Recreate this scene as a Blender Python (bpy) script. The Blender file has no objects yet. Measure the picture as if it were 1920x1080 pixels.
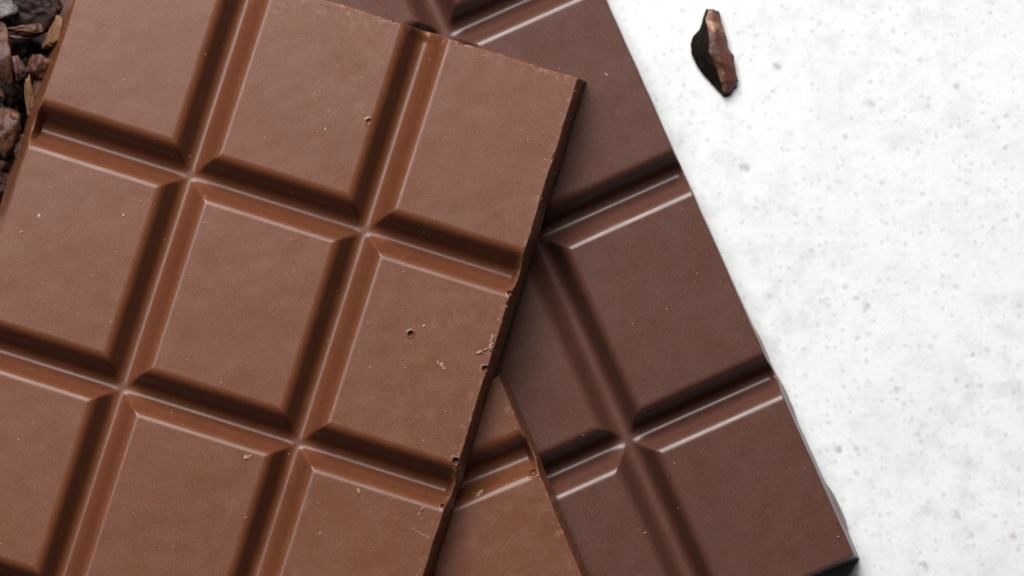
import bpy, bmesh, math, random
import numpy as np
from mathutils import Vector, Matrix, Euler, noise as mnoise

# ------------------------------------------------------------------ scale
S = 7.45e-5            # metres per unit ("u"); one u is about 0.075 mm
T = 92.0               # thickness of a chocolate bar in u
Z1 = 3 * T * S         # height of the top face of the uppermost bar
DIST = 10700 * S       # camera to that face
CAMZ = Z1 + DIST

scene = bpy.context.scene
COL = scene.collection

# ------------------------------------------------------------------ camera
cam_d = bpy.data.cameras.new('camera')
cam = bpy.data.objects.new('camera', cam_d)
COL.objects.link(cam)
cam.location = (0, 0, CAMZ)
cam.rotation_euler = (0, 0, 0)
cam_d.sensor_width = 36
cam_d.lens = 36 * DIST / (1920 * S)
cam_d.clip_start = 0.02
cam_d.clip_end = 20
cam_d.dof.use_dof = True
cam_d.dof.focus_distance = DIST + 0.3 * T * S
cam_d.dof.aperture_fstop = 18
scene.camera = cam

# ------------------------------------------------------------------ light
world = bpy.data.worlds.new('World')
scene.world = world
world.use_nodes = True
bg = world.node_tree.nodes['Background']
bg.inputs['Color'].default_value = (0.96, 0.98, 1.0, 1)
bg.inputs['Strength'].default_value = 0.02


def area_light(name, azim, zen, dist, sx, sy, power, color):
    d = bpy.data.lights.new(name, 'AREA')
    d.shape = 'RECTANGLE'
    d.size, d.size_y = sx, sy
    d.energy = power
    d.color = color
    o = bpy.data.objects.new(name, d)
    COL.objects.link(o)
    a, z = math.radians(azim), math.radians(zen)
    v = Vector((math.cos(a) * math.sin(z), math.sin(a) * math.sin(z), math.cos(z)))
    o.location = v * dist
    o.rotation_euler = v.to_track_quat('Z', 'Y').to_euler()
    return o


area_light('window_light', 103, 51, 0.85, 0.48, 0.36, 15.2, (1.0, 0.985, 0.965))
area_light('upper_window_light', 108, 28, 0.9, 0.70, 0.15, 8.6, (1.0, 0.99, 0.98))

scene.view_settings.view_transform = 'Standard'
scene.view_settings.look = 'None'
scene.view_settings.exposure = 0
scene.view_settings.gamma = 1
scene.view_settings.use_curve_mapping = False
scene.render.engine = 'CYCLES'
scene.cycles.max_bounces = 8
scene.cycles.diffuse_bounces = 5
scene.cycles.use_denoising = True


# ------------------------------------------------------------------ helpers
def W(px, py, z=Z1):
    """point of the photograph (1920 wide) at height z -> world xy"""
    k = S * (CAMZ - z) / DIST
    return ((px - 960) * k, (540 - py) * k)


def tag(o, label, cat, group=None, kind=None):
    o['label'] = label
    o['category'] = cat
    if group:
        o['group'] = group
    if kind:
        o['kind'] = kind
    return o


def hash2(ix, iy, seed):
    h = (ix.astype(np.int64) * 374761393 + iy.astype(np.int64) * 668265263 + seed * 1442695041) & 0xffffffff
    h = ((h ^ (h >> 13)) * 1274126177) & 0xffffffff
    h = (h ^ (h >> 16)) & 0xffffffff
    return h / 4294967295.0 * 2 - 1


def vnoise(x, y, seed=0):
    x = np.asarray(x, float)
    y = np.asarray(y, float)
    ix, iy = np.floor(x), np.floor(y)
    fx, fy = x - ix, y - iy
    fx = fx * fx * (3 - 2 * fx)
    fy = fy * fy * (3 - 2 * fy)
    ix, iy = ix.astype(np.int64), iy.astype(np.int64)
    a = hash2(ix, iy, seed)
    b = hash2(ix + 1, iy, seed)
    c = hash2(ix, iy + 1, seed)
    d = hash2(ix + 1, iy + 1, seed)
    return (a * (1 - fx) + b * fx) * (1 - fy) + (c * (1 - fx) + d * fx) * fy


def smin(a, b, k):
    h = np.clip(0.5 + 0.5 * (b - a) / k, 0, 1)
    return b * (1 - h) + a * h - k * h * (1 - h)


def sstep(a, b, x):
    t = np.clip((x - a) / (b - a), 0, 1)
    return t * t * (3 - 2 * t)


# ------------------------------------------------------------------ materials
class Mat:
    def __init__(self, name):
        self.m = bpy.data.materials.new(name)
        self.m.use_nodes = True
        self.nt = self.m.node_tree
        self.b = self.nt.nodes['Principled BSDF']

    def n(self, typ, **kw):
        nd = self.nt.nodes.new(typ)
        for k, v in kw.items():
            if k in ('operation', 'blend_type', 'data_type', 'feature', 'attribute_name', 'noise_dimensions', 'distance'):
                setattr(nd, k, v)
        return nd

    def link(self, a, b):
        self.nt.links.new(a, b)

    def coord(self):
        return self.n('ShaderNodeTexCoord').outputs['Object']

    def noise(self, co, scale, detail=3, rough=0.55, dist=0.0):
        nd = self.n('ShaderNodeTexNoise')
        nd.inputs['Scale'].default_value = scale
        nd.inputs['Detail'].default_value = detail
        nd.inputs['Roughness'].default_value = rough
        nd.inputs['Distortion'].default_value = dist
        self.link(co, nd.inputs['Vector'])
        return nd.outputs['Fac']

    def ramp(self, fac, stops):
        nd = self.n('ShaderNodeValToRGB')
        cr = nd.color_ramp
        while len(cr.elements) < len(stops):
            cr.elements.new(0.5)
        for e, (p, c) in zip(cr.elements, stops):
            e.position = p
            e.color = (c[0], c[1], c[2], 1) if hasattr(c, '__len__') else (c, c, c, 1)
        self.link(fac, nd.inputs['Fac'])
        return nd.outputs['Color']

    def mix(self, fac, a, b, blend='MIX'):
        nd = self.n('ShaderNodeMix')
        nd.data_type = 'RGBA'
        nd.blend_type = blend
        for sock, v in ((nd.inputs[0], fac), (nd.inputs[6], a), (nd.inputs[7], b)):
            if isinstance(v, (int, float)):
                sock.default_value = v
            elif isinstance(v, tuple):
                sock.default_value = (v[0], v[1], v[2], 1)
            else:
                self.link(v, sock)
        return nd.outputs[2]

    def math(self, op, a, b=None):
        nd = self.n('ShaderNodeMath')
        nd.operation = op
        for sock, v in ((nd.inputs[0], a), (nd.inputs[1], b)):
            if v is None:
                continue
            if isinstance(v, (int, float)):
                sock.default_value = v
            else:
                self.link(v, sock)
        return nd.outputs[0]

    def maprange(self, v, a, b, c, d):
        nd = self.n('ShaderNodeMapRange')
        self.link(v, nd.inputs[0])
        for i, q in enumerate((a, b, c, d)):
            nd.inputs[1 + i].default_value = q
        return nd.outputs[0]

    def bump(self, h, strength, dist, normal=None):
        nd = self.n('ShaderNodeBump')
        nd.inputs['Strength'].default_value = strength
        nd.inputs['Distance'].default_value = dist
        self.link(h, nd.inputs['Height'])
        if normal is not None:
            self.link(normal, nd.inputs['Normal'])
        return nd.outputs['Normal']


def chocolate(name, col, col2, rough, bloom, spec=0.25, wear=1.0, coat=0.0, crough=0.72, haze=1.0):
    """moulded chocolate: fine mottling, faint bloom, scuffs towards the rim (attribute 'rim')"""
    M = Mat(name)
    co = M.coord()
    large = M.noise(co, 70, 4, 0.6)
    grain = M.noise(co, 6200, 2, 0.7)
    c = M.mix(M.maprange(large, 0.3, 0.7, 0, 1), col, col2)
    g = M.maprange(grain, 0.25, 0.75, 0.55, 1.45)
    gc = M.n('ShaderNodeCombineColor')
    for i in range(3):
        M.link(g, gc.inputs[i])
    c = M.mix(1.0, c, gc.outputs[0], 'MULTIPLY')
    at = M.n('ShaderNodeAttribute', attribute_name='rim')
    scuff = M.noise(co, 900, 5, 0.7)
    near = M.math('MULTIPLY', at.outputs['Fac'], M.maprange(scuff, 0.52, 0.70, 0.0, wear))
    c = M.mix(near, c, bloom)
    # cloudy bloom and fine scratches where the bar has been handled
    gate = M.maprange(M.noise(co, 48, 3, 0.6), 0.50, 0.68, 0, 1)
    cloud = M.math('MULTIPLY', gate, M.maprange(M.noise(co, 420, 5, 0.7, 0.8), 0.45, 0.75, 0, 0.22 * haze))
    c = M.mix(cloud, c, bloom)
    for ang, sd in ((0.5, 0.0), (-0.9, 0.31)):
        mp = M.n('ShaderNodeMapping')
        mp.inputs['Rotation'].default_value = (0, 0, ang)
        mp.inputs['Scale'].default_value = (1.0, 0.07, 1.0)
        mp.inputs['Location'].default_value = (sd, sd * 0.7, 0)
        M.link(co, mp.inputs['Vector'])
        line = M.maprange(M.noise(mp.outputs[0], 2400, 1, 0.4, 0.6), 0.73, 0.80, 0, 1)
        line = M.math('MULTIPLY', line, M.maprange(M.noise(co, 62 + 20 * sd, 2, 0.5), 0.60, 0.72, 0, 0.35 * haze))
        c = M.mix(line, c, bloom)
    M.link(c, M.b.inputs['Base Color'])
    r = M.maprange(M.noise(co, 260, 4, 0.6), 0.3, 0.7, rough - 0.03, rough + 0.05)
    r = M.math('ADD', r, M.math('MULTIPLY', near, 0.3))
    M.link(r, M.b.inputs['Roughness'])
    M.b.inputs['Specular IOR Level'].default_value = spec
    M.b.inputs['Coat Weight'].default_value = coat
    M.b.inputs['Coat Roughness'].default_value = crough
    n1 = M.bump(grain, 0.10, 0.00003)
    n2 = M.bump(M.noise(co, 120, 3, 0.5), 0.08, 0.0003, n1)
    M.link(n2, M.b.inputs['Normal'])
    return M.m


def plain(name, stops, scale, rough, bumpd=0.0002, spec=0.4, bscale=None):
    M = Mat(name)
    co = M.coord()
    c = M.ramp(M.noise(co, scale, 5, 0.65, 0.4), stops)
    M.link(c, M.b.inputs['Base Color'])
    M.b.inputs['Roughness'].default_value = rough
    M.b.inputs['Specular IOR Level'].default_value = spec
    M.link(M.bump(M.noise(co, bscale or scale * 2.2, 5, 0.65), 0.7, bumpd), M.b.inputs['Normal'])
    return M.m


MILK = chocolate('milk_chocolate', (0.085, 0.0276, 0.0124), (0.073, 0.0228, 0.0098), 0.335, (0.165, 0.088, 0.05))
DARK = chocolate('dark_chocolate', (0.060, 0.0240, 0.0170), (0.052, 0.0202, 0.0140), 0.335, (0.10, 0.058, 0.042), spec=0.34, wear=0.25, coat=0.0, crough=0.7, haze=0.6)
CRUMB = plain('crumb_tan', [(0.3, (0.1151, 0.0542, 0.0283)), (0.7, (0.1932, 0.1083, 0.0641))], 1500, 0.7, 0.00003)
CRUMB_PALE = plain('crumb_pale', [(0.3, (0.2139, 0.1628, 0.1162)), (0.7, (0.3069, 0.2558, 0.2046))], 1500, 0.5, 0.00003)


def table_material():
    M = Mat('white_plaster')
    co = M.coord()
    cloud = M.noise(co, 60, 5, 0.6)
    c = M.ramp(cloud, [(0.30, (0.424, 0.431, 0.437)), (0.55, (0.457, 0.464, 0.470))])
    # soft grey smudges
    sm = M.math('MULTIPLY', M.maprange(M.noise(co, 300, 6, 0.68), 0.46, 0.72, 0, 1),
                M.maprange(M.noise(co, 40, 3, 0.5), 0.36, 0.64, 0.12, 1))
    c = M.mix(M.math('MULTIPLY', sm, 0.52), c, (0.277, 0.285, 0.277))
    c = M.mix(M.maprange(M.noise(co, 150, 7, 0.7), 0.48, 0.70, 0, 0.22), c, (0.308, 0.308, 0.304))
    fine = M.maprange(M.noise(co, 1500, 3, 0.6), 0.5, 0.72, 0, 0.35)
    c = M.mix(fine, c, (0.354, 0.354, 0.347))
    # speckles of several sizes
    for sc, rad, thin, tone, amt in ((230, 0.19, 0.76, (0.15, 0.15, 0.14), 0.6), (420, 0.26, 0.64, (0.19, 0.185, 0.17), 0.5),
                                     (560, 0.31, 0.52, (0.21, 0.205, 0.195), 0.45), (150, 0.11, 0.88, (0.26, 0.18, 0.135), 0.7),
                                     (900, 0.36, 0.42, (0.24, 0.24, 0.23), 0.5)):
        v = M.n('ShaderNodeTexVoronoi')
        v.inputs['Scale'].default_value = sc
        # warp the cells so that the spots are ragged
        wn = M.n('ShaderNodeTexNoise')
        wn.inputs['Scale'].default_value = sc * 3
        M.link(co, wn.inputs['Vector'])
        off = M.n('ShaderNodeVectorMath')
        off.operation = 'MULTIPLY_ADD'
        M.link(wn.outputs['Color'], off.inputs[0])
        off.inputs[1].default_value = (0.5 / sc,) * 3
        M.link(co, off.inputs[2])
        M.link(off.outputs[0], v.inputs['Vector'])
        spot = M.maprange(v.outputs['Distance'], rad * 0.35, rad, 1, 0)
        sep = M.n('ShaderNodeSeparateColor')
        M.link(v.outputs['Color'], sep.inputs[0])
        keep = M.maprange(sep.outputs[0], thin, 1.0, 0.1, 1)
        keep = M.math('MULTIPLY', keep, M.math('GREATER_THAN', sep.outputs[0], thin))
        c = M.mix(M.math('MULTIPLY', M.math('MULTIPLY', spot, keep), amt), c, tone)
    M.link(c, M.b.inputs['Base Color'])
    M.b.inputs['Roughness'].default_value = 0.75
    M.b.inputs['Specular IOR Level'].default_value = 0.3
    M.link(M.bump(M.noise(co, 600, 5, 0.6), 0.22, 0.0002), M.b.inputs['Normal'])
    return M.m


# ------------------------------------------------------------------ table
me = bpy.data.meshes.new('table_top')
me.from_pydata([(-0.8, -0.8, 0), (0.8, -0.8, 0), (0.8, 0.8, 0), (-0.8, 0.8, 0),
                (-0.8, -0.8, -0.03), (0.8, -0.8, -0.03), (0.8, 0.8, -0.03), (-0.8, 0.8, -0.03)], [],
               [(0, 1, 2, 3), (7, 6, 5, 4), (0, 4, 5, 1), (1, 5, 6, 2), (2, 6, 7, 3), (3, 7, 4, 0)])
me.materials.append(table_material())
table = bpy.data.objects.new('table_top', me)
COL.objects.link(table)
tag(table, 'white speckled plaster table top under the chocolate', 'table top', kind='structure')


# ------------------------------------------------------------------ chocolate bars
def prof(u, r1, r2, n=2.6, m=1.5):
    """0 at the rim, 1 at the bottom of the groove; slope eases in over r1 (power n) and out over r2 (power m)"""
    u = np.clip(u, 0, 1)
    area = 1 - r1 * (1 - 1 / (n + 1)) - r2 * (1 - 1 / (m + 1))
    a = np.where(u < r1, r1 / (n + 1) * (u / r1) ** (n + 1), r1 / (n + 1) + np.minimum(u, 1 - r2) - r1)
    e = np.clip((1 - u) / r2, 0, 1)
    a = a + np.where(u > 1 - r2, r2 / (m + 1) * (1 - e ** (m + 1)), 0)
    return a / area


class Bar:
    def __init__(self, name, label, gx, gy, x0, x1, y0, y1, drafts, mat, depth=64.0, half=59.0,
                 pits=(), bites=0, seed=1, wobble=2.0, kround=16.0, right_draft=None, bulges=(), wear_top=0.0, T=T, lip=0.45, lip_top=1.0, rr=(0.52, 0.34), rimw=(0.25, 0.7, 0.3, 1.0)):
        self.__dict__.update(locals())

    def groove(self, v, gs):
        u = np.zeros_like(v)
        for g in gs:
            # groove lines are not perfectly equal in width
            u = np.maximum(u, 1 - np.abs(v - g) / self.half)
        return np.clip(u, 0, 1)

    def z(self, x, y):
        x = np.asarray(x, float)
        y = np.asarray(y, float)
        ux = self.groove(x, self.gx)
        uy = self.groove(y, self.gy)
        p = 15.0
        T = self.T
        u = (ux ** p + uy ** p + 1e-12) ** (1 / p)
        e = np.minimum.reduce([x - self.x0, self.x1 - x, y - self.y0])
        z = T - self.depth * (self.lip + (1 - self.lip) * sstep(-4, 10, e)) * (self.lip_top + (1 - self.lip_top) * sstep(-2, 14, self.y1 - y)) * prof(u, *self.rr)
        z = z + 0.35 * vnoise(x / 90, y / 90, self.seed) + 0.12 * vnoise(x / 25, y / 25, self.seed + 5)
        dl, dr, db, dt = self.drafts
        k = self.kround
        for d, dd in ((x - (self.x0 - dl), dl), ((self.x1 + dr) - x, dr), (y - (self.y0 - db), db), ((self.y1 + dt) - y, dt)):
            z = smin(z, T * d / dd + k * 0.1, k)
        for (px, py, r, dep, ring) in self.pits:
            d = np.hypot(x - px, y - py) / r
            d = d * (1 + 0.18 * vnoise(x / r * 0.9, y / r * 0.9, 77))
            z = z - dep * np.clip(1 - d ** 4, 0, 1) + ring * np.exp(-((d - 1.35) / 0.28) ** 2)
        for (px, py, r, dep) in self.bite_list:
            d = np.hypot((x - px), (y - py)) / r * (1 + 0.35 * vnoise(x / r * 1.1, y / r * 1.1, self.seed + 9))
            z = z - dep * np.clip(1 - d * d, 0, 1)
        return np.maximum(z, 0)

    def place(self, loc, rz, z, rx=0.0):
        self.mat4 = Matrix.Translation((loc[0], loc[1], z)) @ Euler((rx, 0, rz)).to_matrix().to_4x4()
        self.pose = (loc, rz, z, rx)
        return self

    def build(self):
        (loc, rz, z, rx), T = self.pose, self.T
        rnd = random.Random(self.seed)
        dl, dr, db, dt = self.drafts
        self.bite_list = []
        for _ in range(self.bites):
            side = rnd.random()
            r = rnd.uniform(2, 5) if rnd.random() < 0.85 else rnd.uniform(5, 9)
            if side < 0.5:
                p = (self.x1 + rnd.uniform(-1, 5), rnd.uniform(self.y0, self.y1))
            elif side < 0.75:
                p = (self.x0 - rnd.uniform(-1, 5), rnd.uniform(self.y0, self.y1))
            else:
                p = (rnd.uniform(self.x0, self.x1), self.y1 + rnd.uniform(-1, 4))
            self.bite_list.append((p[0], p[1], r, r * rnd.uniform(0.5, 1.1)))

        def lines(a, b, grooves, la, lb, pts):
            v = set(np.round(np.arange(a, b, 6.0), 3)) | {a, b}
            for g in grooves:
                v |= set(np.round(np.arange(g - self.half - 8, g + self.half + 8.1, 2.5), 3)) | {g}
            v |= set(np.round(np.arange(a, a + la + 16, 1.6), 3))
            v |= set(np.round(np.arange(b - lb - 16, b, 1.6), 3))
            for p, r in pts:
                v |= set(np.round(np.arange(p - 2 * r, p + 2 * r, r / 5), 3))
            v = np.array(sorted(q for q in v if a <= q <= b))
            keep = [v[0]]
            must = set(grooves) | {b}
            for q in v[1:]:
                if q - keep[-1] > 0.45 or q in must:
                    if q in must and q - keep[-1] <= 0.45 and keep[-1] not in must and len(keep) > 1:
                        keep[-1] = q
                    else:
                        keep.append(q)
            return np.array(keep)

        X = lines(self.x0 - dl, self.x1 + dr, self.gx, dl, dr, [(p[0], p[2]) for p in self.pits])
        Y = lines(self.y0 - db, self.y1 + dt, self.gy, db, dt, [(p[1], p[2]) for p in self.pits])
        gx, gy = np.meshgrid(X, Y, indexing='ij')
        gz = self.z(gx, gy)
        # rim weight for scuffing (1 at the top edges of the bar)
        rim = np.maximum.reduce([w * (1 - sstep(0, 26, e)) for w, e in zip(self.rimw, (gx - self.x0, self.x1 - gx, gy - self.y0, self.y1 - gy))])
        if self.wear_top:
            rim = np.maximum(rim, self.wear_top * (1 - sstep(0, 75, self.y1 - gy)) * sstep(-60, 160, -gx + 120))
        # wobble of the outline
        wx = sstep(40, 0, gx - self.x0) * vnoise(gy / 38, gx * 0 + 3, self.seed) + sstep(40, 0, self.x1 - gx) * vnoise(gy / 38, gx * 0 + 8, self.seed)
        wy = sstep(40, 0, gy - self.y0) * vnoise(gx / 38, gy * 0 + 13, self.seed) + sstep(40, 0, self.y1 - gy) * vnoise(gx / 38, gy * 0 + 18, self.seed)
        nx, ny = gx + wx * self.wobble, gy + wy * self.wobble
        if self.right_draft:
            f = self.right_draft(gy) / dr
            out = np.maximum(gx - self.x1, 0)
            nx = nx + out * (f - 1)
        for (by, bl, amt) in self.bulges:
            nx = nx + amt * np.exp(-((gy - by) / bl) ** 4) * sstep(0.55 * T, 0.1 * T, gz) * (gx > self.x1)
        P = np.stack([nx, ny, gz], -1) * S
        du = np.gradient(P, axis=0)
        dv = np.gradient(P, axis=1)
        N = np.cross(du, dv)
        N /= np.linalg.norm(N, axis=-1, keepdims=True) + 1e-20
        root = bpy.data.objects.new(self.name, None)
        COL.objects.link(root)
        root.empty_display_size = 0.01
        root.location = (loc[0], loc[1], z)
        root.rotation_euler = (rx, 0, rz)
        tag(root, self.label, 'chocolate bar')
        self.root = root
        near = lambda A, g: int(np.argmin(abs(A - g)))
        bx = [near(X, g) for g in [self.x0] + sorted(self.gx) + [self.x1]]
        by_ = [near(Y, g) for g in [self.y0] + sorted(self.gy) + [self.y1]]
        for q in ((0, bx[0], 0, len(Y) - 1), (bx[-1], len(X) - 1, 0, len(Y) - 1), (bx[0], bx[-1], 0, by_[0]), (bx[0], bx[-1], by_[-1], len(Y) - 1)):
            self.square(P, N, rim, *q, name='side_wall')
        for j in reversed(range(len(by_) - 1)):
            for i in range(len(bx) - 1):
                self.square(P, N, rim, bx[i], bx[i + 1], by_[j], by_[j + 1])
        return self

    def square(self, P, N, rim, i0, i1, j0, j1, name='chocolate_square'):
        p = P[i0:i1 + 1, j0:j1 + 1]
        n = N[i0:i1 + 1, j0:j1 + 1]
        r = rim[i0:i1 + 1, j0:j1 + 1]
        a, b = p.shape[:2]
        idx = np.arange(a * b).reshape(a, b)
        q = np.stack([idx[:-1, :-1], idx[1:, :-1], idx[1:, 1:], idx[:-1, 1:]], -1).reshape(-1, 4)
        loop = list(idx[:, 0]) + list(idx[-1, 1:]) + list(idx[-2::-1, -1]) + list(idx[0, -2:0:-1])
        V = p.reshape(-1, 3)
        cx, cy = V[:, 0].mean(), V[:, 1].mean()
        ring = V[loop].copy()
        ring[:, 0] = cx + (ring[:, 0] - cx) * 0.992
        ring[:, 1] = cy + (ring[:, 1] - cy) * 0.992
        ring[:, 2] = -0.2 * S
        nb = len(V)
        m = len(loop)
        verts = np.concatenate([V, ring])
        sk = [(loop[k], nb + k, nb + (k + 1) % m, loop[(k + 1) % m]) for k in range(m)]
        sk = np.array(sk)
        me = bpy.data.meshes.new(name)
        nq = len(q) + len(sk)
        me.vertices.add(len(verts))
        me.vertices.foreach_set('co', verts.ravel())
        loops = np.concatenate([q.ravel(), sk.ravel(), np.arange(nb + m - 1, nb - 1, -1)])
        starts = np.concatenate([np.arange(nq) * 4, [nq * 4]])
        totals = np.concatenate([np.full(nq, 4), [m]])
        me.loops.add(len(loops))
        me.loops.foreach_set('vertex_index', loops.astype(np.int32))
        me.polygons.add(nq + 1)
        me.polygons.foreach_set('loop_start', starts.astype(np.int32))
        me.polygons.foreach_set('loop_total', totals.astype(np.int32))
        me.polygons.foreach_set('use_smooth', np.ones(nq + 1, bool))
        me.update(calc_edges=True)
        at = me.attributes.new('rim', 'FLOAT', 'POINT')
        at.data.foreach_set('value', np.concatenate([r.ravel(), np.zeros(m)]).astype(np.float32))
        nn = np.concatenate([n.reshape(-1, 3), np.tile((0, 0, -1.0), (m, 1))])
        me.normals_split_custom_set_from_vertices(nn.tolist())
        me.materials.append(self.mat)
        o = bpy.data.objects.new(name, me)
        COL.objects.link(o)
        o.parent = self.root
        return o

    def to_local(self, px, py):
        """photograph point on the bar's top face -> bar units"""
        inv = self.mat4.inverted()
        o = inv @ Vector((0, 0, CAMZ))
        q = inv @ Vector((*W(px, py, Z1), Z1))
        t = (self.T * S - o.z) / (q.z - o.z)
        p = o + (q - o) * t
        return p.x / S, p.y / S

    def on(self, px, py):
        """photograph point -> point on the surface of this bar, in the bar's own space"""
        lx, ly = self.to_local(px, py)
        h = float(self.z(np.array([lx]), np.array([ly]))[0])
        return Vector((lx * S, ly * S, h * S))


GAP = 0.8 * S
# dark bar: lies on the table; origin at its last row groove, middle of the bar
rz_d = math.radians(24.1)
k_d = (CAMZ - T * S) / DIST
pd = W(1178, 825, T * S)
loc_d = (pd[0] - 174 * S * math.cos(rz_d), pd[1] - 174 * S * math.sin(rz_d))
pitch_d = 418.4 * k_d
dark = Bar('dark_chocolate_bar', 'glossy dark chocolate bar lying on the white table, partly under the milk bars',
           [-174.0, 174.0], [0.0, pitch_d, 2 * pitch_d],
           -174 - 301, 174 + 299 * k_d, -369 * k_d, 2 * pitch_d + 385, (24, 16, 17, 24), DARK,
           depth=65, half=60, rr=(0.50, 0.36), lip=0.92, seed=11, wobble=0.5, kround=14,
           right_draft=lambda y: 5 + 5 * sstep(300, -300, y),
           bulges=[(55, 30, 2), (-55, 40, 3.5), (-290, 40, 6)], bites=2, rimw=(0.2, 0.2, 0.2, 0.2))
dark.place(loc_d, rz_d, GAP).build()

# second milk bar: a broken length of bar lying on the dark one
rz_2 = math.radians(22.4)
T2 = 70.0
zt2 = (T + T2) * S
E = W(998, 853, zt2)
loc_2 = (E[0] - 478 * S * math.cos(rz_2), E[1] - 478 * S * math.sin(rz_2))
milk2 = Bar('milk_chocolate_bar', 'milk chocolate bar lying under the large one, only a wedge of it showing',
            [-174.0, 174.0], [0.0, -424.0],
            -478, 478, -424 - 385, 158, (20, 11, 20, 9), MILK, seed=31, bites=30, wobble=1.4, kround=12, T=T2, depth=50)
milk2.place(loc_2, rz_2, T * S + 2 * GAP + 167 * S * math.sin(math.radians(5)), -math.radians(5))
milk2.pits = [milk2.to_local(1000, 886) + (7.0, 9.0, 0.8)]
milk2.build()

# top milk bar: its far end rests on the dark bar, its near end on the second milk bar
rz_1 = math.radians(-17.35)
TILT = math.radians(6.3)
TOP1 = 389.0
z_1 = T * S + 3 * S + (TOP1 + 12) * S * math.sin(TILT)
loc_1 = W(519.5, 372.0, z_1 + T * S)
# the origin is on the underside: move it back along the bar's own normal
loc_1 = (loc_1[0] - T * S * math.sin(TILT) * math.cos(rz_1 + math.pi / 2), loc_1[1] - T * S * math.sin(TILT) * math.sin(rz_1 + math.pi / 2))
milk1 = Bar('milk_chocolate_bar', 'large milk chocolate bar on top of the stack with crumbs and pinholes on its squares',
            [-173.2, 173.2], [0.0, -423.0, -846.0, -1269.0],
            -477, 475, -1269 - 386, TOP1, (25, 16, 22, 12), MILK, seed=21, bites=50, wobble=1.3, kround=14, wear_top=0.8, lip_top=0.92)
milk1.place(loc_1, rz_1, z_1, -TILT)
milk1.pits = [milk1.to_local(px, py) + (r, dep, ring) for (px, py, r, dep, ring) in
              ((770, 626, 5.0, 8, 1.2), (691, 228, 4.6, 4, 0.9), (957, 549, 4.5, 9, 0.4), (910, 691, 5.0, 10, 0.4),
               (855, 864, 6.0, 12, 0.4), (830, 948, 4.5, 9, 0.5), (66, 253, 3.0, 5, 0.3))]
milk1.build()


# ------------------------------------------------------------------ broken pieces (cocoa nibs)
def rock(name, seed, size, planes=9, sub=4, rough=0.15, mat=None):
    """a broken, faceted piece about size (m) across: planes cut from an ellipsoid, edges a little worn"""
    rnd = random.Random(seed)
    cuts = []
    for _ in range(planes):
        v = Vector((rnd.gauss(0, 1), rnd.gauss(0, 1), rnd.gauss(0, 1))).normalized()
        cuts.append((v, rnd.uniform(0.42, 0.85)))
    bm = bmesh.new()
    bmesh.ops.create_icosphere(bm, subdivisions=sub, radius=1.0)
    off = Vector((seed * 3.7, seed * 1.3, seed * 7.1))
    for v in bm.verts:
        d = v.co.normalized()
        r = 1.0
        for n, dist in cuts:
            q = n.dot(d)
            if q > 1e-3:
                r = min(r, dist / q)
        r += rough * mnoise.fractal(d * 2.2 + off, 0.9, 2.0, 4)
        v.co = Vector((d.x * size[0] / 2, d.y * size[1] / 2, d.z * size[2] / 2)) * r * 1.25
    for f in bm.faces:
        f.smooth = True
    me = bpy.data.meshes.new(name)
    bm.to_mesh(me)
    bm.free()
    me.materials.append(mat)
    o = bpy.data.objects.new(name, me)
    COL.objects.link(o)
    return o


NIB_DARK = plain('nib_dark', [(0.35, (0.0042, 0.0014, 0.0008)), (0.6, (0.0166, 0.0050, 0.0027)), (0.75, (0.0520, 0.0168, 0.0091))], 500, 0.65, 0.0004, 0.25)
NIB_GREY = plain('nib_grey', [(0.34, (0.0078, 0.0019, 0.0008)), (0.48, (0.0393, 0.0122, 0.0052)), (0.68, (0.0943, 0.0365, 0.0188))], 380, 0.5, 0.0005, 0.35)
NIB_PALE = plain('nib_pale', [(0.3, (0.0405, 0.0307, 0.0286)), (0.65, (0.1214, 0.1034, 0.1046))], 420, 0.5, 0.0004, 0.35)
NIB_BROWN = plain('nib_brown', [(0.3, (0.0174, 0.0054, 0.0025)), (0.55, (0.0595, 0.0214, 0.0109)), (0.75, (0.1240, 0.0595, 0.0347))], 420, 0.6, 0.0004, 0.25)
NIB_PINK = plain('nib_pink', [(0.3, (0.0397, 0.0149, 0.0129)), (0.7, (0.1091, 0.0546, 0.0496))], 420, 0.55, 0.0003, 0.3)
NIB_TAN = plain('nib_tan', [(0.3, (0.0555, 0.0210, 0.0078)), (0.7, (0.1372, 0.0720, 0.0361))], 420, 0.65, 0.0004, 0.2)
NIB_HUSK = plain('nib_husk', [(0.3, (0.0156, 0.0052, 0.0022)), (0.52, (0.0606, 0.0248, 0.0122)), (0.72, (0.1040, 0.0454, 0.0227))], 380, 0.55, 0.0005, 0.3)

U = S
nib_group = 'cocoa nibs heaped beside the top bar'
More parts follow.
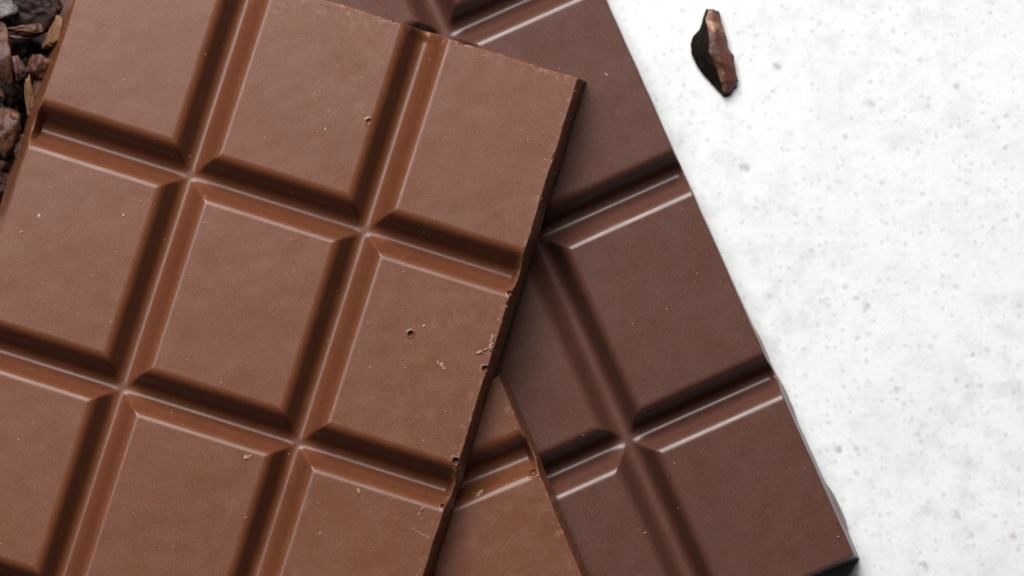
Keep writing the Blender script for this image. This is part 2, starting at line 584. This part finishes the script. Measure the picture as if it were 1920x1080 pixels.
# (px, py, z in u, size u, rot z deg, tilt, material, seed, label)
NIBS = [
    (4, 16, 178, (52, 62, 40), 20, 0.2, NIB_PALE, 3, 'pale grey cocoa nib in the top left corner'),
    (68, 18, 150, (108, 70, 60), 10, 0.1, NIB_DARK, 5, 'large almost black cocoa nib at the top of the heap'),
    (54, 54, 172, (70, 22, 26), 3, 0.0, NIB_HUSK, 7, 'flat grey-tan nib sliver lying level below the large black nib'),
    (50, 66, 160, (56, 12, 18), 6, 0.0, NIB_PINK, 8, 'thin reddish nib shard tucked under the flat grey-tan sliver'),
    (100, 66, 160, (30, 70, 30), -14, 0.1, NIB_TAN, 9, 'light tan husk flake against the bar edge near the top'),
    (6, 92, 172, (44, 108, 44), 8, 0.15, NIB_GREY, 10, 'tall grey-brown nib at the left edge below the pale one'),
    (34, 130, 158, (25, 58, 26), 16, 0.2, NIB_PINK, 12, 'narrow pinkish nib standing in the middle of the heap'),
    (72, 124, 150, (52, 52, 46), -30, 0.2, NIB_BROWN, 13, 'reddish brown nib chunk touching the bar edge'),
    (55, 184, 150, (16, 84, 24), 2, 0.1, NIB_TAN, 14, 'upright orange-tan husk sliver beside the bar edge'),
    (72, 176, 138, (26, 74, 30), -14, 0.1, NIB_BROWN, 15, 'brown nib pressed between tan sliver and bar'),
    (6, 236, 172, (60, 98, 50), -6, 0.15, NIB_GREY, 16, 'big faceted grey nib at the left edge, lower in the heap'),
    (40, 274, 150, (44, 58, 40), 20, 0.2, NIB_HUSK, 18, 'rounded grey-brown nib below the tan sliver, by the bar'),
    (6, 306, 140, (22, 20, 20), 0, 0.2, NIB_BROWN, 19, 'small curled brown nib under the big grey one'),
    (12, 332, 120, (70, 24, 24), -38, 0.2, NIB_BROWN, 22, 'brown nib stick slanting down to the bar edge'),
    (2, 178, 128, (14, 34, 20), 10, 0.2, NIB_TAN, 23, 'small orange nib bit at the left edge above the faceted one'),
    (4, 360, 110, (30, 34, 26), 10, 0.2, NIB_DARK, 24, 'small black nib at the lower end of the heap'),
]
for (px, py, zu, sz, rot, tilt, mat, seed, label) in NIBS:
    o = rock('cocoa_nib', seed, tuple(q * U for q in sz), mat=mat)
    x, y = W(px, py, zu * U)
    o.location = (x, y, zu * U)
    o.rotation_euler = (tilt, tilt * 0.6, math.radians(rot))
    tag(o, label, 'cocoa nib', nib_group)
# lower layers of the heap, coloured near black for the shade in its gaps
rnd = random.Random(4)
spots = []
for layer, zu in ((0, 92), (1, 40)):
    for py in range(-30, 520, 50):
        for px in range(-74 if layer == 0 else -26, 130, 48):  # leftmost column unseen, added to block the table's reflection in the bar's side wall
            q, w = px + rnd.uniform(-12, 12), py + rnd.uniform(-12, 12)
            x_bar = 118 - 0.31 * w - (34 if layer == 0 else 0)      # left edge of the top bar
            x_dark = 98 + 0.447 * (w + 7) - 46                       # left edge of the dark bar
            if q > x_bar or (q > x_dark and zu < 70) or (layer == 0 and w > 470):
                continue
            spots.append((q, w, zu + rnd.uniform(-5, 5)))
kinds = [rock('cocoa_nib', 60 + k, (58 * U, 74 * U, 46 * U), mat=NIB_DARK, sub=3) for k in range(4)]
for i, (px, py, zu) in enumerate(spots):
    if i < len(kinds):
        o = kinds[i]
    else:
        o = kinds[i % 4].copy()
        COL.objects.link(o)
    x, y = W(px, py, zu * U)
    o.location = (x, y, zu * U)
    o.rotation_euler = (rnd.uniform(-0.6, 0.6), rnd.uniform(-0.6, 0.6), rnd.uniform(0, 6.28))
    tag(o, 'nib deep in the heap, coloured dark for the shade between nibs', 'cocoa nib', 'shade-coloured nibs low in the heap')


# ------------------------------------------------------------------ the single nib on the table
def lone_nib():
    def q(zx, zy, h):
        px, py = 1220 + zx / 4.908, zy / 4.908
        x, y = W(px, py, h * U)
        return (x, y, h * U)
    left = [(512, 78, 10), (470, 190, 8), (440, 280, 9), (392, 330, 9), (360, 415, 8), (368, 490, 8), (430, 620, 7), (520, 730, 6), (620, 850, 5), (664, 890, 4)]
    ridge = [(535, 85, 22), (500, 165, 30), (525, 265, 42), (535, 350, 47), (538, 430, 47), (545, 500, 45), (580, 560, 42), (610, 640, 37), (640, 740, 28), (666, 868, 14)]
    mid = [(565, 78, 24), (560, 170, 34), (595, 265, 43), (605, 350, 45), (630, 430, 44), (640, 500, 46), (660, 575, 45), (670, 640, 40), (700, 740, 33), (700, 860, 16)]
    right = [(640, 96, 14), (655, 200, 18), (688, 300, 18), (708, 395, 18), (716, 445, 18), (765, 515, 20), (778, 600, 18), (788, 660, 18), (806, 745, 15), (745, 838, 9)]
    rows = [left, ridge, mid, right]
    bm = bmesh.new()
    top = [[bm.verts.new(q(*p)) for p in r] for r in rows]
    cx, cy = 590, 480

    def low(p):
        return q(cx + (p[0] - cx) * 0.86, cy + (p[1] - cy) * 0.93, 0.4)
    lb = [bm.verts.new(low(p)) for p in left]
    rb = [bm.verts.new(low(p)) for p in right]
    full = [lb] + top + [rb]
    fs = []
    for a, b, k in zip(full[:-1], full[1:], range(5)):
        for i in range(len(a) - 1):
            f = bm.faces.new((a[i], a[i + 1], b[i + 1], b[i]))
            f.smooth = True
            f.material_index = 0 if k in (0, 1) else (1 if k == 2 else 2)
            if k == 3 and i in (0, 1):
                f.material_index = 1
    for i in range(len(lb) - 1):
        bm.faces.new((lb[i + 1], lb[i], rb[i], rb[i + 1]))
    for e in (0, -1):
        bm.faces.new([r[e] for r in full] if e == -1 else [r[e] for r in reversed(full)])
    bmesh.ops.recalc_face_normals(bm, faces=bm.faces)
    bmesh.ops.subdivide_edges(bm, edges=bm.edges[:], cuts=3, use_grid_fill=True)
    bmesh.ops.smooth_vert(bm, verts=bm.verts, factor=0.35, use_axis_x=True, use_axis_y=True, use_axis_z=True)
    for v in bm.verts:
        if v.co.z > 2 * U:
            n = v.normal
            v.co += n * U * 2.2 * mnoise.fractal(v.co / U * 0.05, 1.0, 2.0, 4)
    me = bpy.data.meshes.new('cocoa_nib')
    bm.to_mesh(me)
    bm.free()
    skin = plain('nib_skin_dark', [(0.35, (0.003, 0.0018, 0.0012)), (0.60, (0.010, 0.006, 0.0035)), (0.74, (0.034, 0.019, 0.011))], 700, 0.8, 0.0004, 0.06)
    crest = plain('nib_crest', [(0.40, (0.030, 0.0085, 0.005)), (0.52, (0.075, 0.028, 0.016)), (0.66, (0.22, 0.12, 0.07))], 430, 0.6, 0.0003)
    red = plain('nib_red', [(0.3, (0.040, 0.0105, 0.0065)), (0.6, (0.080, 0.022, 0.015)), (0.78, (0.16, 0.065, 0.045))], 420, 0.5, 0.0002)
    for m in (skin, crest, red):
        me.materials.append(m)
    o = bpy.data.objects.new('cocoa_nib', me)
    COL.objects.link(o)
    # put the origin at its base
    c = sum((Vector(v.co) for v in me.vertices), Vector()) / len(me.vertices)
    c.z = 0
    for v in me.vertices:
        v.co -= c
    o.location = c
    tag(o, 'lone dark cocoa nib with tan ridge, by itself on the white table', 'cocoa nib')


lone_nib()


# ------------------------------------------------------------------ crumbs
def crumb(px, py, bar, size, rot, mat, label, seed, pieces=1):
    size = (size[0] * 0.85, size[1] * 1.05, size[2] * 0.9)
    """an irregular crumb of one or more fused lumps lying on a bar"""
    rn = random.Random(seed)
    bm = bmesh.new()
    for k in range(pieces):
        t = 0 if pieces == 1 else k / (pieces - 1) - 0.5
        wx = size[0] / 2 / (1 if pieces == 1 else pieces * 0.42)
        cy = rn.uniform(-0.2, 0.2) * size[1] if pieces > 1 else 0
        grow = rn.uniform(0.7, 1.15)
        vs = []
        for _ in range(16):
            d = Vector((rn.gauss(0, 1), rn.gauss(0, 1), rn.gauss(0, 1))).normalized() * rn.uniform(0.6, 1.1) * grow
            vs.append(bm.verts.new(Vector((d.x * wx + t * size[0] * 0.7, d.y * size[1] / 2 + cy, max(d.z, -0.5) * size[2] / 2)) * U))
        h = bmesh.ops.convex_hull(bm, input=vs)
        bmesh.ops.delete(bm, geom=[g for g in h['geom_interior'] if isinstance(g, bmesh.types.BMVert)], context='VERTS')
    me = bpy.data.meshes.new('chocolate_crumb')
    bm.to_mesh(me)
    bm.free()
    me.materials.append(mat)
    o = bpy.data.objects.new('chocolate_crumb', me)
    COL.objects.link(o)
    lift = bar.on(px, py) + Vector((0, 0, size[2] * 0.2 * U))
    o.matrix_world = bar.mat4 @ Matrix.Translation(lift) @ Matrix.Rotation(math.radians(rot) - bar.pose[1], 4, 'Z')
    tag(o, label, 'crumb', 'loose chocolate crumbs')
    return o


crumb(920, 642, milk1, (34, 10, 8), 80, CRUMB, 'longest tan crumb, at the right edge of the top bar', 1, 4)
crumb(906, 659, milk1, (18, 7, 6), 25, CRUMB, 'short tan crumb branching off the longest crumb at the bar edge', 2, 2)
crumb(828, 686, milk1, (22, 8, 5), -50, CRUMB, 'faint tan crumb left of the longest crumb', 3, 3)
crumb(795, 611, milk1, (10, 6, 5), 10, CRUMB_PALE, 'small pale crumb just right of the ringed pinhole', 4)
crumb(672, 921, milk1, (11, 14, 6), 10, CRUMB, 'blocky tan crumb on the lower right square of the top bar', 5)
crumb(466, 857, milk1, (14, 9, 5), 25, CRUMB, 'tan crumb at the corner of the lower middle square', 6, 2)
crumb(789, 959, milk1, (15, 6, 5), 50, CRUMB, 'slanted tan crumb near the right edge, bottom square', 7, 2)
crumb(788, 1000, milk1, (46, 3.0, 3), -30, CRUMB, 'long thin straight chocolate shaving on the bottom right square', 8, 5)
crumb(232, 404, milk1, (8, 8, 6), 0, CRUMB_PALE, 'round whitish speck on the left middle square', 9)
crumb(95, 352, milk1, (14, 9, 3), 10, CRUMB, 'flat tan crumb below the left groove, near the bar edge', 10)
crumb(72, 404, milk1, (11, 9, 3), 40, CRUMB_PALE, 'pale flat crumb left of the round whitish speck', 11)
crumb(40, 435, milk1, (15, 8, 3), 0, CRUMB, 'tan crumb near the left picture edge', 12)
crumb(610, 242, milk1, (8, 9, 4), 0, CRUMB_PALE, 'pale crumb on the top middle square', 13)
crumb(385, 367, milk1, (5, 16, 4), 25, CRUMB, 'thin crumb on the corner of the central square', 14, 1)
crumb(1135, 139, dark, (12, 6, 5), -30, CRUMB_PALE, 'white crumb on the upper dark square', 15)
crumb(1572, 1007, dark, (9, 6, 5), 5, CRUMB, 'tan crumb near the bottom right corner of the dark bar', 16)
crumb(1210, 999, dark, (12, 5, 4), 10, CRUMB, 'small tan crumb beside the groove of the dark bar', 17)
crumb(898, 928, milk2, (20, 9, 4), 40, CRUMB, 'brown crumb on the second milk bar beside the top bar', 18, 3)
crumb(862, 912, milk2, (26, 8, 6), 62, CRUMB, 'tan flake in the gap under the edge of the top bar', 19, 2)


def specks(bar, pts, n, box, seed, label, smin_, smax_, mat, wall_n=0, wall_span=(0, 0)):
    """dust of chocolate too fine to pick apart"""
    rn = random.Random(seed)
    allp = [(p[0], p[1], rn.uniform(3.2, 5.2)) for p in pts]
    tries = 0
    while len(allp) < len(pts) + n and tries < n * 30:
        tries += 1
        lx, ly = rn.uniform(box[0], box[2]), rn.uniform(box[1], box[3])
        u, v = bar.to_local(lx, ly)
        if not (bar.x0 + 4 < u < bar.x1 - 4 and bar.y0 < v < bar.y1 - 4):
            continue
        edge = max(0, 1 - (bar.x1 - u) / 160)
        if rn.random() > 0.35 + 0.65 * edge:
            continue
        allp.append((lx, ly, smin_ + (smax_ - smin_) * rn.random() ** 2.5))
    on = [bar.on(p[0], p[1]) for p in allp]
    for _ in range(wall_n):                       # flecks clinging to the side wall and the rim
        u, v = bar.x1 + rn.uniform(-7, 11), rn.uniform(*wall_span)
        on.append(Vector((u * S, v * S, float(bar.z(np.array([u]), np.array([v]))[0]) * S)))
        allp.append((0, 0, rn.uniform(1.2, 3.6)))
    V, F = [], []
    t = bmesh.new()
    bmesh.ops.create_icosphere(t, subdivisions=1, radius=1.0)
    bv = [v.co.copy() for v in t.verts]
    bf = [[v.index for v in f.verts] for f in t.faces]
    t.free()
    for (px, py, s), c in zip(allp, on):
        a = rn.uniform(0, 6.28)
        ex, ey = s * rn.uniform(0.6, 1.5) / 2, s * rn.uniform(0.6, 1.2) / 2
        base = len(V)
        for d in bv:
            j = rn.uniform(0.75, 1.25)
            x, y = d.x * ex * j, d.y * ey * j
            V.append((c.x + (x * math.cos(a) - y * math.sin(a)) * U, c.y + (x * math.sin(a) + y * math.cos(a)) * U,
                      c.z + d.z * s * 0.3 * U))
        F += [[base + i for i in f] for f in bf]
    me = bpy.data.meshes.new('chocolate_dust')
    me.from_pydata(V, [], F)
    me.materials.append(mat)
    o = bpy.data.objects.new('chocolate_dust', me)
    COL.objects.link(o)
    o.matrix_world = bar.mat4
    tag(o, label, 'crumbs', kind='stuff')


specks(milk1, [(175, 518), (265, 377), (145, 590), (370, 462), (415, 718), (678, 146), (593, 142), (853, 88), (1022, 300), (978, 245), (990, 262),
               (738, 514), (757, 510), (690, 605), (693, 688), (760, 690), (757, 480), (697, 745), (325, 1025), (600, 1000), (35, 825), (62, 793),
               (200, 817), (640, 1020), (735, 935), (690, 940), (745, 970), (935, 600), (950, 575), (210, 45), (158, 92), (232, 150)],
       300, (0, 0, 1100, 1080), 5, 'fine tan crumb dust scattered over the top milk bar', 1.2, 4.5, CRUMB, 46, (-760, 388))
specks(milk2, [], 26, (800, 700, 1090, 1080), 6, 'fine crumb dust on the second milk bar', 1.2, 4.0, CRUMB, 14, (-300, 150))
specks(dark, [(1250, 580), (1110, 960), (1265, 870)], 170, (820, 0, 1600, 1080), 7, 'fine pale crumb dust on the dark bar', 1.0, 3.4, CRUMB)
